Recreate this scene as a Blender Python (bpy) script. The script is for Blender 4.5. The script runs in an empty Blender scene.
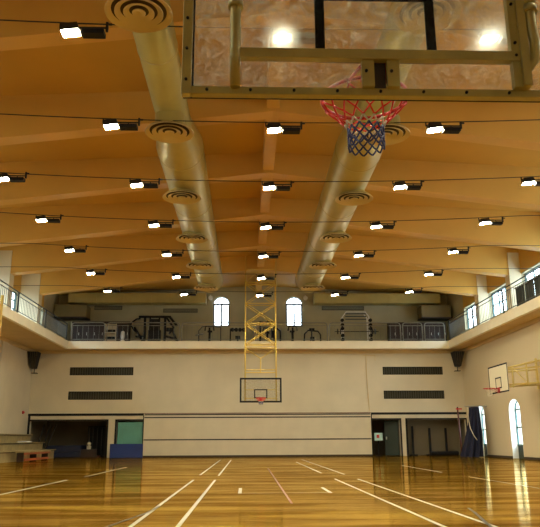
import bpy, bmesh, math, random
from mathutils import Vector, Matrix
random.seed(7)
PI = math.pi
SC = bpy.context.scene
COL = SC.collection

# ------------------------------------------------------------------ camera
CAM_F, CAM_TH, CAM_YA, CAM_RO, CAM_H = 679.99, 14.575, 1.972, -0.293, 0.839
def make_camera():
    th, ya, ro = map(math.radians, (CAM_TH, CAM_YA, CAM_RO))
    F = Vector((math.sin(ya) * math.cos(th), math.cos(ya) * math.cos(th), math.sin(th)))
    R = Vector((math.cos(ya), -math.sin(ya), 0))
    U = R.cross(F)
    R2 = math.cos(ro) * R + math.sin(ro) * U
    U2 = -math.sin(ro) * R + math.cos(ro) * U
    cd = bpy.data.cameras.new('camera')
    cd.sensor_fit = 'HORIZONTAL'
    cd.sensor_width = 36.0
    cd.lens = 36.0 * CAM_F / 540.0
    cd.clip_start = 0.05
    cd.clip_end = 300
    o = bpy.data.objects.new('camera', cd)
    m = Matrix((R2, U2, -F)).transposed().to_4x4()
    m.translation = Vector((0, 0, CAM_H))
    o.matrix_world = m
    COL.objects.link(o)
    SC.camera = o
make_camera()

# ------------------------------------------------------------------ world, exposure
world = bpy.data.worlds.new('world')
SC.world = world
world.use_nodes = True
bg = world.node_tree.nodes['Background']
bg.inputs[0].default_value = (0.80, 0.92, 1.0, 1)
bg.inputs[1].default_value = 1.0
_wt = world.node_tree
_tc = _wt.nodes.new('ShaderNodeTexCoord'); _sx = _wt.nodes.new('ShaderNodeSeparateXYZ'); _mr = _wt.nodes.new('ShaderNodeMapRange')
_mr.inputs['From Min'].default_value = -0.02; _mr.inputs['From Max'].default_value = 0.45
_mr.inputs['To Min'].default_value = 2.6; _mr.inputs['To Max'].default_value = 22.0
_wt.links.new(_tc.outputs['Generated'], _sx.inputs[0]); _wt.links.new(_sx.outputs['Z'], _mr.inputs['Value']); 
# added ground glow below the horizon on the right, to brighten the right ceiling
_g1 = _wt.nodes.new('ShaderNodeMapRange'); _g2 = _wt.nodes.new('ShaderNodeMapRange')
for _g, _a, _b, _c in ((_g1, 0.0, -0.08, 'Z'), (_g2, 0.1, 0.6, 'X')):
    _g.inputs['From Min'].default_value = _a; _g.inputs['From Max'].default_value = _b
    _wt.links.new(_sx.outputs[_c], _g.inputs['Value'])
_m1 = _wt.nodes.new('ShaderNodeMath'); _m1.operation = 'MULTIPLY'; _m2 = _wt.nodes.new('ShaderNodeMath'); _m2.operation = 'MULTIPLY_ADD'
_wt.links.new(_g1.outputs[0], _m1.inputs[0]); _wt.links.new(_g2.outputs[0], _m1.inputs[1])
_wt.links.new(_m1.outputs[0], _m2.inputs[0]); _m2.inputs[1].default_value = 12.0
_wt.links.new(_mr.outputs[0], _m2.inputs[2]); _wt.links.new(_m2.outputs[0], bg.inputs[1])
SC.view_settings.view_transform = 'Standard'
SC.view_settings.look = 'None'
SC.view_settings.gamma = 1.0
SC.view_settings.use_curve_mapping = False
SC.view_settings.exposure = -0.13
LAMP_STRENGTH = 480.0
LAMP_COLOR = (1.0, 0.95, 0.66)

# ------------------------------------------------------------------ key dimensions (metres)
XL, XR = -11.6, 11.9          # side walls at court level
YB = 37.4                     # wall face behind the far hoop
YU = 39.4                     # upper wall behind the gym gallery
YF = -4.0                     # wall behind the photographer
BXL, BXR, BYB = -9.52, 10.9, 36.45   # gallery edges
BZ0, BZ1 = 5.61, 6.0          # gallery slab bottom and top
XM = 0.65                     # court axis
BEAM_Y = [16.15 + 4.155 * k for k in range(-4, 5)]

# ------------------------------------------------------------------ helpers
def new_mat(name, col, rough=0.6, metal=0.0, noise=0.0, scale=3.0, spec=None, bump=0.0, emit=None, es=0.0):
    m = bpy.data.materials.new(name)
    m.use_nodes = True
    nt = m.node_tree
    b = nt.nodes['Principled BSDF']
    b.inputs['Base Color'].default_value = (*col, 1)
    b.inputs['Roughness'].default_value = rough
    b.inputs['Metallic'].default_value = metal
    if spec is not None:
        b.inputs['Specular IOR Level'].default_value = spec
    if noise > 0:
        tc = nt.nodes.new('ShaderNodeTexCoord')
        nz = nt.nodes.new('ShaderNodeTexNoise')
        nz.inputs['Scale'].default_value = scale
        nz.inputs['Detail'].default_value = 5
        cr = nt.nodes.new('ShaderNodeValToRGB')
        cr.color_ramp.elements[0].position = 0.3
        cr.color_ramp.elements[1].position = 0.7
        cr.color_ramp.elements[0].color = (*[c * (1 - noise) for c in col], 1)
        cr.color_ramp.elements[1].color = (*[min(1, c * (1 + noise * 0.4)) for c in col], 1)
        nt.links.new(tc.outputs['Object'], nz.inputs['Vector'])
        nt.links.new(nz.outputs['Fac'], cr.inputs['Fac'])
        nt.links.new(cr.outputs['Color'], b.inputs['Base Color'])
        if bump > 0:
            bp = nt.nodes.new('ShaderNodeBump')
            bp.inputs['Strength'].default_value = bump
            nt.links.new(nz.outputs['Fac'], bp.inputs['Height'])
            nt.links.new(bp.outputs['Normal'], b.inputs['Normal'])
    if emit:
        b.inputs['Emission Color'].default_value = (*emit, 1)
        b.inputs['Emission Strength'].default_value = es
    return m

class MB:
    """collects shapes into one mesh"""
    def __init__(self):
        self.v, self.f, self.mi, self.cur = [], [], [], 0
    def add(self, vs, fs):
        n = len(self.v)
        self.v += [tuple(v) for v in vs]
        self.f += [tuple(i + n for i in f) for f in fs]
        self.mi += [self.cur] * len(fs)
        return self
    def box(self, x0, x1, y0, y1, z0, z1, m=None):
        vs = [Vector((x, y, z)) for z in (z0, z1) for y in (y0, y1) for x in (x0, x1)]
        if m is not None:
            vs = [m @ v for v in vs]
        return self.add(vs, [(0, 2, 3, 1), (4, 5, 7, 6), (0, 1, 5, 4), (2, 6, 7, 3), (0, 4, 6, 2), (1, 3, 7, 5)])
    def hexa(self, b4, t4):
        """solid from a bottom and a top quad"""
        return self.add(list(b4) + list(t4), [(3, 2, 1, 0), (4, 5, 6, 7), (0, 1, 5, 4), (1, 2, 6, 5), (2, 3, 7, 6), (3, 0, 4, 7)])
    def tube(self, pts, r, n=8, closed=False):
        pts = [Vector(p) for p in pts]
        k = len(pts)
        rings = []
        ref = None
        for i, p in enumerate(pts):
            if closed:
                d = pts[(i + 1) % k] - pts[i - 1]
            else:
                d = pts[min(i + 1, k - 1)] - pts[max(i - 1, 0)]
            d.normalize()
            if ref is None:
                ref = Vector((0, 0, 1)) if abs(d.z) < 0.9 else Vector((1, 0, 0))
            a = d.cross(ref)
            if a.length < 1e-5:
                a = d.cross(Vector((0, 1, 0.1)))
            a.normalize()
            b = a.cross(d).normalized()
            ref = b
            rr = r[i] if isinstance(r, (list, tuple)) else r
            rings.append([p + rr * (math.cos(2 * PI * j / n) * a + math.sin(2 * PI * j / n) * b) for j in range(n)])
        vs = [v for rg in rings for v in rg]
        fs = []
        m = k if closed else k - 1
        for i in range(m):
            o, q = i * n, ((i + 1) % k) * n
            for j in range(n):
                fs.append((o + j, o + (j + 1) % n, q + (j + 1) % n, q + j))
        if not closed:
            fs.append(tuple(reversed(range(n))))
            fs.append(tuple((k - 1) * n + j for j in range(n)))
        return self.add(vs, fs)
    def lathe(self, prof, c, n=24, axis='Z'):
        """prof: (radius, height) pairs, closed at ends when radius is 0"""
        vs, fs = [], []
        for r, h in prof:
            for j in range(n):
                a = 2 * PI * j / n
                if axis == 'Z':
                    vs.append((c[0] + r * math.cos(a), c[1] + r * math.sin(a), c[2] + h))
                elif axis == 'Y':
                    vs.append((c[0] + r * math.cos(a), c[1] + h, c[2] + r * math.sin(a)))
                else:
                    vs.append((c[0] + h, c[1] + r * math.cos(a), c[2] + r * math.sin(a)))
        for i in range(len(prof) - 1):
            for j in range(n):
                fs.append((i * n + j, i * n + (j + 1) % n, (i + 1) * n + (j + 1) % n, (i + 1) * n + j))
        fs.append(tuple(reversed(range(n))))
        fs.append(tuple((len(prof) - 1) * n + j for j in range(n)))
        return self.add(vs, fs)
    def build(self, name, mat, parent=None, smooth=False, bevel=0.0, origin=None):
        org = Vector((0, 0, 0))
        if parent is None:
            if origin is None:
                xs = [v[0] for v in self.v]; ys = [v[1] for v in self.v]; zs = [v[2] for v in self.v]
                org = Vector(((min(xs) + max(xs)) / 2, (min(ys) + max(ys)) / 2, min(zs)))
            else:
                org = Vector(origin)
        else:
            org = parent_world(parent)
        me = bpy.data.meshes.new(name)
        me.from_pydata([(v[0] - org.x, v[1] - org.y, v[2] - org.z) for v in self.v], [], self.f)
        mats = mat if isinstance(mat, (list, tuple)) else [mat]
        for m_ in mats:
            me.materials.append(m_)
        for p, i in zip(me.polygons, self.mi):
            p.material_index = i
        bm = bmesh.new(); bm.from_mesh(me)
        bmesh.ops.recalc_face_normals(bm, faces=bm.faces)
        bm.to_mesh(me); bm.free()
        if smooth:
            me.polygons.foreach_set('use_smooth', [len(p.vertices) <= 4 for p in me.polygons])
        o = bpy.data.objects.new(name, me)
        COL.objects.link(o)
        if parent is None:
            o.location = org
        else:
            o.parent = parent
        if bevel > 0:
            md = o.modifiers.new('bevel', 'BEVEL')
            md.width = bevel; md.segments = 2; md.limit_method = 'ANGLE'
        return o

WORLD_LOC = {}
def parent_world(o):
    p = Vector(o.location)
    while o.parent is not None:
        o = o.parent
        p = p + Vector(o.location)
    return p
def tag(o, label=None, cat=None, group=None, kind=None):
    if label: o['label'] = label
    if cat: o['category'] = cat
    if group: o['group'] = group
    if kind: o['kind'] = kind
    return o
def thing(name, loc, label, cat, group=None):
    o = bpy.data.objects.new(name, None)
    o.empty_display_size = 0.2
    COL.objects.link(o)
    o.location = loc
    return tag(o, label, cat, group)
def struct(name, mb, mat, **k):
    return tag(mb.build(name, mat, **k), kind='structure')
def copy_tree(o, parent=None):
    c = o.copy(); COL.objects.link(c)
    if parent is not None: c.parent = parent
    for ch in [x for x in COL.objects if x.parent is o]:
        copy_tree(ch, c)
    return c

# ------------------------------------------------------------------ materials
M = {}
def wall_material():
    m = new_mat('cream_paint', (0.62, 0.54, 0.39), 0.65, noise=0.10, scale=0.6)
    return m
M['wall'] = wall_material()
M['panel'] = new_mat('cream_panel', (0.62, 0.54, 0.40), 0.7, noise=0.06, scale=1.5)
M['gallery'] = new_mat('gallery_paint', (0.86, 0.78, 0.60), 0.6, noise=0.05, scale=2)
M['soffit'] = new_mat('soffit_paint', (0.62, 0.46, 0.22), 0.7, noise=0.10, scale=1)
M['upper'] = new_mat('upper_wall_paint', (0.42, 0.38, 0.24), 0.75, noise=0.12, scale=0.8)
M['ceil'] = new_mat('ochre_ceiling', (0.58, 0.33, 0.05), 0.6, noise=0.08, scale=0.5)
M['beam'] = new_mat('ochre_beam', (0.68, 0.41, 0.085), 0.55, noise=0.08, scale=0.7)
M['pillar'] = new_mat('pillar_paint', (0.72, 0.64, 0.44), 0.6, noise=0.08, scale=1)
M['duct'] = new_mat('duct_metal', (0.42, 0.34, 0.10), 0.42, metal=0.15, noise=0.12, scale=1.5)
M['duct_dull'] = new_mat('duct_paint', (0.40, 0.32, 0.10), 0.6, noise=0.12, scale=1.5)
M['diff'] = new_mat('diffuser_paint', (0.55, 0.42, 0.17), 0.45)
M['diffdark'] = new_mat('diffuser_gap', (0.05, 0.028, 0.010), 0.8)
M['black'] = new_mat('black_paint', (0.008, 0.007, 0.008), 0.6, spec=0.25)
M['blackm'] = new_mat('black_metal', (0.015, 0.014, 0.013), 0.4, metal=0.3)
M['stripe'] = new_mat('dark_stripe', (0.015, 0.012, 0.014), 0.6)
M['redstripe'] = new_mat('maroon_stripe', (0.12, 0.02, 0.02), 0.6)
M['yellow'] = new_mat('yellow_steel', (0.72, 0.50, 0.09), 0.45, noise=0.08, scale=6)
M['yellow_pale'] = new_mat('pale_yellow_steel', (0.70, 0.56, 0.20), 0.45, noise=0.08, scale=6)
M['olive'] = new_mat('olive_steel', (0.40, 0.34, 0.12), 0.36, metal=0.25, noise=0.15, scale=8)
M['red'] = new_mat('red_steel', (0.55, 0.03, 0.03), 0.4)
M['netred'] = new_mat('red_nylon', (0.75, 0.03, 0.015), 0.6)
M['netwhite'] = new_mat('white_nylon', (0.62, 0.55, 0.42), 0.7)
M['netblue'] = new_mat('blue_nylon', (0.02, 0.035, 0.16), 0.6)
M['rail'] = new_mat('grey_rail', (0.24, 0.24, 0.21), 0.35, metal=0.3)
M['raildark'] = new_mat('dark_rail', (0.05, 0.055, 0.055), 0.4)
M['darkduct'] = new_mat('dark_olive_paint', (0.17, 0.13, 0.045), 0.6)
M['frame'] = new_mat('teal_window_frame', (0.03, 0.10, 0.11), 0.5)
M['frame_white'] = new_mat('grey_blue_window_frame', (0.16, 0.17, 0.24), 0.5)
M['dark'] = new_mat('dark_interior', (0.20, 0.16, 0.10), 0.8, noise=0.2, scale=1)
M['brown'] = new_mat('dark_brown_wood', (0.022, 0.008, 0.006), 0.5, noise=0.3, scale=3)
M['navy'] = new_mat('navy_vinyl', (0.007, 0.012, 0.045), 0.5, noise=0.15, scale=3)
M['blue'] = new_mat('blue_vinyl', (0.005, 0.026, 0.16), 0.5, noise=0.1, scale=3)
M['curtain'] = new_mat('navy_cloth', (0.008, 0.011, 0.038), 0.9, noise=0.3, scale=5)
M['green'] = new_mat('teal_door_paint', (0.10, 0.30, 0.25), 0.5, noise=0.1, scale=2)
M['darkgreen'] = new_mat('dark_green_panel', (0.018, 0.03, 0.022), 0.6)
M['bleach'] = new_mat('worn_bleacher_wood', (0.33, 0.25, 0.11), 0.6, noise=0.25, scale=4)
M['bleachdark'] = new_mat('shade_strip_and_baseboard', (0.05, 0.03, 0.015), 0.8)
M['orange'] = new_mat('orange_wood', (0.36, 0.075, 0.018), 0.45, noise=0.25, scale=6)
M['white'] = new_mat('white_plastic', (0.72, 0.72, 0.70), 0.4)
M['sign'] = new_mat('pale_blue_sign', (0.40, 0.60, 0.62), 0.5)
M['louvre'] = new_mat('olive_louvre', (0.065, 0.058, 0.033), 0.5)
M['ghost'] = new_mat('vent_recess', (0.05, 0.045, 0.03), 0.8)
M['lampglass'] = new_mat('lamp_glass', (0.9, 0.9, 0.9), 0.3, emit=LAMP_COLOR, es=LAMP_STRENGTH)
M['reveal'] = new_mat('white_reveal', (0.80, 0.82, 0.78), 0.5)
M['line'] = new_mat('white_line_paint', (0.52, 0.46, 0.32), 0.35)
M['redline'] = new_mat('red_line_paint', (0.26, 0.075, 0.02), 0.35)
M['blackline'] = new_mat('black_line_paint', (0.05, 0.03, 0.015), 0.35)
M['steel'] = new_mat('brushed_steel', (0.45, 0.45, 0.43), 0.3, metal=0.8)

def floor_material():
    m = bpy.data.materials.new('varnished_boards'); m.use_nodes = True
    nt = m.node_tree; b = nt.nodes['Principled BSDF']
    tc = nt.nodes.new('ShaderNodeTexCoord')
    br = nt.nodes.new('ShaderNodeTexBrick')
    br.inputs['Scale'].default_value = 1.0
    br.inputs['Brick Width'].default_value = 2.2
    br.inputs['Row Height'].default_value = 0.42
    br.inputs['Mortar Size'].default_value = 0.004
    br.inputs['Color1'].default_value = (0.52, 0.29, 0.022, 1)
    br.inputs['Color2'].default_value = (0.26, 0.12, 0.010, 1)
    br.inputs['Mortar'].default_value = (0.09, 0.03, 0.01, 1)
    nt.links.new(tc.outputs['Object'], br.inputs['Vector'])
    mp = nt.nodes.new('ShaderNodeMapping'); mp.inputs['Scale'].default_value = (0.16, 0.85, 1)
    nz = nt.nodes.new('ShaderNodeTexNoise'); nz.inputs['Scale'].default_value = 2.0; nz.inputs['Detail'].default_value = 8; nz.inputs['Roughness'].default_value = 0.65
    nt.links.new(tc.outputs['Object'], mp.inputs['Vector']); nt.links.new(mp.outputs['Vector'], nz.inputs['Vector'])
    mx = nt.nodes.new('ShaderNodeMix'); mx.data_type = 'RGBA'; mx.blend_type = 'MULTIPLY'
    mx.inputs[0].default_value = 0.9
    cr = nt.nodes.new('ShaderNodeValToRGB')
    cr.color_ramp.elements[0].position = 0.42; cr.color_ramp.elements[0].color = (0.42, 0.32, 0.20, 1)
    cr.color_ramp.elements[1].position = 0.58; cr.color_ramp.elements[1].color = (1, 1, 1, 1)
    nt.links.new(nz.outputs['Fac'], cr.inputs['Fac'])
    nt.links.new(br.outputs['Color'], mx.inputs[6]); nt.links.new(cr.outputs['Color'], mx.inputs[7])
    nt.links.new(mx.outputs[2], b.inputs['Base Color'])
    b.inputs['Roughness'].default_value = 0.6
    b.inputs['Specular IOR Level'].default_value = 0.0
    nz2 = nt.nodes.new('ShaderNodeTexNoise'); nz2.inputs['Scale'].default_value = 1.5; nz2.inputs['Detail'].default_value = 3
    mp2 = nt.nodes.new('ShaderNodeMapping'); mp2.inputs['Scale'].default_value = (0.6, 5, 1)
    nt.links.new(tc.outputs['Object'], mp2.inputs['Vector']); nt.links.new(mp2.outputs['Vector'], nz2.inputs['Vector'])
    bp = nt.nodes.new('ShaderNodeBump'); bp.inputs['Strength'].default_value = 0.05; bp.inputs['Distance'].default_value = 0.05
    nt.links.new(nz2.outputs['Fac'], bp.inputs['Height']); nt.links.new(bp.outputs['Normal'], b.inputs['Normal'])
    # amber varnish layer: warm-tinted gloss over the boards
    gl = nt.nodes.new('ShaderNodeBsdfGlossy'); gl.inputs['Roughness'].default_value = 0.09
    gm = nt.nodes.new('ShaderNodeMix'); gm.data_type = 'RGBA'; gm.blend_type = 'MULTIPLY'; gm.inputs[0].default_value = 0.75
    gm.inputs[6].default_value = (1.0, 0.80, 0.42, 1)
    nt.links.new(cr.outputs['Color'], gm.inputs[7]); nt.links.new(gm.outputs[2], gl.inputs['Color'])
    nt.links.new(bp.outputs['Normal'], gl.inputs['Normal'])
    fr = nt.nodes.new('ShaderNodeFresnel'); fr.inputs['IOR'].default_value = 1.36
    ms = nt.nodes.new('ShaderNodeMixShader'); out = nt.nodes['Material Output']
    nt.links.new(fr.outputs[0], ms.inputs[0]); nt.links.new(b.outputs[0], ms.inputs[1]); nt.links.new(gl.outputs[0], ms.inputs[2])
    nt.links.new(ms.outputs[0], out.inputs['Surface'])
    return m
M['floor'] = floor_material()

def window_glass():
    m = bpy.data.materials.new('window_glass'); m.use_nodes = True
    nt = m.node_tree; nt.nodes.clear()
    out = nt.nodes.new('ShaderNodeOutputMaterial')
    t = nt.nodes.new('ShaderNodeBsdfTransparent'); t.inputs[0].default_value = (0.93, 0.96, 0.97, 1)
    g = nt.nodes.new('ShaderNodeBsdfGlossy'); g.inputs['Roughness'].default_value = 0.05
    mx = nt.nodes.new('ShaderNodeMixShader'); mx.inputs[0].default_value = 0.06
    nt.links.new(t.outputs[0], mx.inputs[1]); nt.links.new(g.outputs[0], mx.inputs[2])
    nt.links.new(mx.outputs[0], out.inputs[0])
    return m
M['glass'] = window_glass()
def board_glass():
    m = bpy.data.materials.new('scratched_board_glass'); m.use_nodes = True
    nt = m.node_tree; nt.nodes.clear()
    out = nt.nodes.new('ShaderNodeOutputMaterial')
    tc = nt.nodes.new('ShaderNodeTexCoord')
    nz = nt.nodes.new('ShaderNodeTexNoise'); nz.inputs['Scale'].default_value = 26; nz.inputs['Detail'].default_value = 8
    nz.inputs['Roughness'].default_value = 0.7; nz.inputs['Distortion'].default_value = 1.2
    cr = nt.nodes.new('ShaderNodeValToRGB')
    cr.color_ramp.elements[0].position = 0.42; cr.color_ramp.elements[0].color = (0.02, 0.02, 0.02, 1)
    cr.color_ramp.elements[1].position = 0.72; cr.color_ramp.elements[1].color = (0.26, 0.26, 0.26, 1)
    nt.links.new(tc.outputs['Object'], nz.inputs['Vector']); nt.links.new(nz.outputs['Fac'], cr.inputs['Fac'])
    t = nt.nodes.new('ShaderNodeBsdfRefraction'); t.inputs['Roughness'].default_value = 0.0; t.inputs['IOR'].default_value = 1.45
    t.inputs[0].default_value = (0.985, 0.985, 0.97, 1)
    rf = nt.nodes.new('ShaderNodeBsdfRefraction'); rf.inputs['Roughness'].default_value = 0.17; rf.inputs['IOR'].default_value = 1.45
    rf.inputs[0].default_value = (0.98, 0.98, 0.98, 1)
    tl = nt.nodes.new('ShaderNodeBsdfTranslucent'); tl.inputs[0].default_value = (0.75, 0.82, 0.72, 1)
    m1 = nt.nodes.new('ShaderNodeMixShader'); m1.inputs[0].default_value = 0.36
    nt.links.new(t.outputs[0], m1.inputs[1]); nt.links.new(rf.outputs[0], m1.inputs[2])
    m2 = nt.nodes.new('ShaderNodeMixShader')
    nt.links.new(cr.outputs['Color'], m2.inputs[0])
    nt.links.new(m1.outputs[0], m2.inputs[1]); nt.links.new(tl.outputs[0], m2.inputs[2])
    nt.links.new(m2.outputs[0], out.inputs[0])
    return m
M['board'] = board_glass()

# ------------------------------------------------------------------ floor with its court lines
fl = MB()
fl.box(XL - 0.3, XR + 0.3, YF - 0.3, 41.2, -0.2, 0)
def fline(x0, y0, x1, y1, w, mi):
    fl.cur = mi
    d = Vector((x1 - x0, y1 - y0, 0)).normalized(); n = Vector((-d.y, d.x, 0)) * w / 2
    z = 0.002
    fl.add([(x0 + n.x, y0 + n.y, z), (x1 + n.x, y1 + n.y, z), (x1 - n.x, y1 - n.y, z), (x0 - n.x, y0 - n.y, z)], [(0, 1, 2, 3)])
for x, segs in ((-1.17, ((1, 15.8), (18.0, 31.6))), (-0.69, ((1, 15.7), (17.6, 31.5))),
                (1.96, ((1, 15.8), (18.6, 28.0))), (2.46, ((1, 15.7), (17.8, 31.5)))):
    for a, b in segs: fline(x, a, x, b, 0.05, 1)
for s in ((-4.02, 1, -4.02, 16.1, 0.06), (-3.95, 17.5, -3.95, 23.5, 0.05), (5.13, 9.0, 5.13, 16.3, 0.04), (5.13, 18.5, 5.2, 23.6, 0.04)):
    fline(*s, 1)
fline(-0.11, 11.7, -0.11, 13.0, 0.06, 1); fline(1.38, 11.7, 1.38, 13.0, 0.06, 1)
fline(-0.11, 11.75, 1.38, 11.75, 0.03, 1)
fline(0.62, 9.8, 0.66, 22, 0.035, 2)
pa = []
for s_, pts in ((-1, [(-1.62, 6.0), (-1.41, 7.37), (-1.20, 8.72), (-1.15, 9.6)]), (1, [(2.25, 6.2), (2.46, 7.32), (2.69, 8.39), (2.8, 9.0)])):
    for a, b in zip(pts, pts[1:]): fline(*a, *b, 0.035, 3)
struct('floor', fl, [M['floor'], M['line'], M['redline'], M['blackline']], origin=(0, 0, 0))

# ------------------------------------------------------------------ walls
def wall_with_holes(mb, axis, p0, p1, u0, u1, z0, z1, holes):
    """wall slab between p0 and p1 along axis ('X': face normal X, u = Y; 'Y': normal Y, u = X) with rectangular holes (ua, ub, za, zb)"""
    us = sorted({u0, u1, *[h[0] for h in holes], *[h[1] for h in holes]})
    for a, b in zip(us, us[1:]):
        if b - a < 1e-6: continue
        mid = (a + b) / 2
        cuts = sorted([(h[2], h[3]) for h in holes if h[0] < mid < h[1]])
        z = z0
        for (za, zb) in cuts + [(z1, z1)]:
            if za - z > 1e-6:
                if axis == 'X': mb.box(p0, p1, a, b, z, za)
                else: mb.box(a, b, p0, p1, z, za)
            z = max(z, zb)
# arched filler above an arched window: fills the corners between the arch and its rectangular hole
def arch_filler(mb, axis, p0, p1, ua, ub, zs, zt, n=14):
    c = (ua + ub) / 2; r = (ub - ua) / 2; h = zt - zs
    for i in range(n):
        a0, a1 = PI * i / n, PI * (i + 1) / n
        q = [(c - r * math.cos(a0), zs + h * math.sin(a0)), (c - r * math.cos(a1), zs + h * math.sin(a1))]
        vs = []
        for p in (p0, p1):
            for (u, z) in (q[0], q[1], (q[1][0], zt + 0.001), (q[0][0], zt + 0.001)):
                vs.append((p, u, z) if axis == 'X' else (u, p, z))
        mb.add(vs, [(0, 1, 2, 3), (7, 6, 5, 4), (0, 4, 5, 1), (2, 6, 7, 3)])

# lower back wall (behind the far hoop) with the two side recesses
LZ, HZ = 1.88, 2.26            # opening top and lintel top
b = MB()
holes = [(-11.5, -7.43, 0, LZ), (-6.92, -5.52, 0, LZ), (6.72, 8.25, 0, LZ), (8.63, 11.85, 0, LZ),
         (-9.57, -6.16, 4.29, 4.72), (-9.57, -6.16, 2.99, 3.43), (7.45, 10.77, 4.29, 4.72), (7.45, 10.77, 2.99, 3.43)]
wall_with_holes(b, 'Y', YB, YB + 0.3, XL, XR, 0, BZ0, holes)
struct('wall_back', b, M['wall'])
# raised centre panel with stripes
b = MB(); b.box(-5.47, 6.68, YB - 0.06, YB, 0, 2.27)
b.cur = 1
for z0, z1 in ((2.16, 2.22), (2.01, 2.07), (0.86, 0.92)): b.box(-5.45, 6.66, YB - 0.07, YB - 0.06, z0, z1)
b.cur = 2; b.box(-5.47, 6.68, YB - 0.075, YB - 0.06, 2.24, 2.275)
struct('wall_panel', b, [M['panel'], M['stripe'], M['redstripe']])
for nm, x0, x1 in (('trim_1', XL, -5.5), ('trim_2', 6.7, XR)):
    b = MB(); b.box(x0, x1, YB - 0.05, YB - 0.001, 2.15, 2.27)
    struct(nm, b, M['black'])
n_tr = 3
for hi, (x0, x1, z0, z1) in enumerate(holes[:4]):
    b = MB(); w = 0.08
    zl = 2.15 if hi in (0, 2) else z1 + w; zr_ = 2.15 if hi == 1 else z1 + w
    wl = 0.09 if hi == 0 else w
    b.box(x0 - wl, x0 + .02, YB - 0.03, YB - 0.001, 0, zl); b.box(x1, min(x1 + w, XR), YB - 0.03, YB - 0.001, 0, zr_); b.box(x0 + .02, x1, YB - 0.03, YB - 0.001, z1, z1 + w)
    struct('trim_%d' % n_tr, b, M['black']); n_tr += 1
b = MB(); b.box(-5.47, 6.68, YB - 0.10, YB - 0.061, 0, 0.09); struct('baseboard_back', b, M['bleachdark'])
# storage rooms behind the openings
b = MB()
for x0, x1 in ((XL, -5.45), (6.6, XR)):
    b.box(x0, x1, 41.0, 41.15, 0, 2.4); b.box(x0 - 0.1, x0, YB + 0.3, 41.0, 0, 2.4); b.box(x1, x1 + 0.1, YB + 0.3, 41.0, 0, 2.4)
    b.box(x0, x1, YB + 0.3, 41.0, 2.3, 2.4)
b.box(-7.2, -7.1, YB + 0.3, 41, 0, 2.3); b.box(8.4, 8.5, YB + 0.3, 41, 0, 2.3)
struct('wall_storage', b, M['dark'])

# side walls at court level
b = MB(); wall_with_holes(b, 'X', XL - 0.3, XL, YF, YB, 0, BZ0 + 0.3, []); struct('wall_left', b, M['wall'])
GW = [(29.92, 31.2, 0.0, 2.58), (34.5, 35.75, 0.0, 2.52), (21.6, 22.85, 0.0, 2.56)]
b = MB(); wall_with_holes(b, 'X', XR, XR + 0.45, YF, YB, 0, BZ0 + 0.3, GW)
for (a, c, z0, z1) in GW: arch_filler(b, 'X', XR, XR + 0.45, a, c, z1 - 0.45, z1)
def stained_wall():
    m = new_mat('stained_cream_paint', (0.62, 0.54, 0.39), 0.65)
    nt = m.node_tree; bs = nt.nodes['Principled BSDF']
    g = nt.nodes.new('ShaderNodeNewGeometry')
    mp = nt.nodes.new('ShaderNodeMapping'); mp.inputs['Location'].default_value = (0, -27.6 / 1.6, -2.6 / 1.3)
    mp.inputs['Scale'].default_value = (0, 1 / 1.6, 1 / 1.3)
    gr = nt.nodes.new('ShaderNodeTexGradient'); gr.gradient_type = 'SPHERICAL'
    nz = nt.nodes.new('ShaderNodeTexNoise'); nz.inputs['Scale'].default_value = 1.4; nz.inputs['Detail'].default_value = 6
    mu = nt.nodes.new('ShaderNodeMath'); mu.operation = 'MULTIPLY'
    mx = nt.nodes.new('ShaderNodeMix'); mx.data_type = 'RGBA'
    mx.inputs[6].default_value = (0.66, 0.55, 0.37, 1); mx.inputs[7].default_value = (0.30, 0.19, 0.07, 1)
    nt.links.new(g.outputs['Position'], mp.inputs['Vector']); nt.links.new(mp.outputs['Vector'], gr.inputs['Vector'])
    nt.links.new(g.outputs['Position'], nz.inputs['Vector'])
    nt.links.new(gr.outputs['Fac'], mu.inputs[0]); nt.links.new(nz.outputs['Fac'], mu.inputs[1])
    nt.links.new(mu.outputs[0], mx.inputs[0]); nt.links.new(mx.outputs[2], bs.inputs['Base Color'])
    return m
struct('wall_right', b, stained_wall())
b = MB(); b.box(XR - 0.03, XR - 0.001, YF, 21.55, 0, 0.10); b.box(XR - 0.03, XR - 0.001, 22.9, 29.9, 0, 0.10); b.box(XR - 0.03, XR - 0.001, 31.22, 34.48, 0, 0.10); b.box(XR - 0.03, XR - 0.001, 35.77, YB - 0.06, 0, 0.1)
struct('baseboard_right', b, M['bleachdark'])
b = MB(); b.box(XL - 0.3, XR + 0.45, YF - 0.3, YF, 0, 10.2); struct('wall_front', b, M['wall'])

# gallery slab around the hall
def gallery():
    b = MB()
    b.box(XL, BXL - .16, YF, YB + 0.3, BZ0 + 0.06, BZ1); b.box(BXR + .16, XR, YF, YB + 0.3, BZ0 + 0.06, BZ1)
    b.box(BXL - .16, BXR + .16, BYB + .16, YB + 0.3, BZ0 + 0.06, BZ1)
    b.box(XL - 0.3, XR + 0.45, YB + 0.3, YU + 0.1, BZ0 + 0.06, BZ1)
    return b
struct('gallery_floor', gallery(), M['gallery'])
b = MB()
t = 0.16
b.box(BXL - t, BXL, YF, BYB + t, BZ0, BZ1 + 0.012); b.box(BXR, BXR + t, YF, BYB + t, BZ0, BZ1 + 0.012); b.box(BXL, BXR, BYB, BYB + t, BZ0, BZ1 + 0.012)
struct('gallery_edge', b, M['gallery'])
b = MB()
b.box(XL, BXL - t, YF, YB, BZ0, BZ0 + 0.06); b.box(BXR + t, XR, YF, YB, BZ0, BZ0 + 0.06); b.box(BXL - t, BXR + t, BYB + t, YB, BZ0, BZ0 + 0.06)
struct('gallery_soffit', b, M['soffit'])
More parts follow.
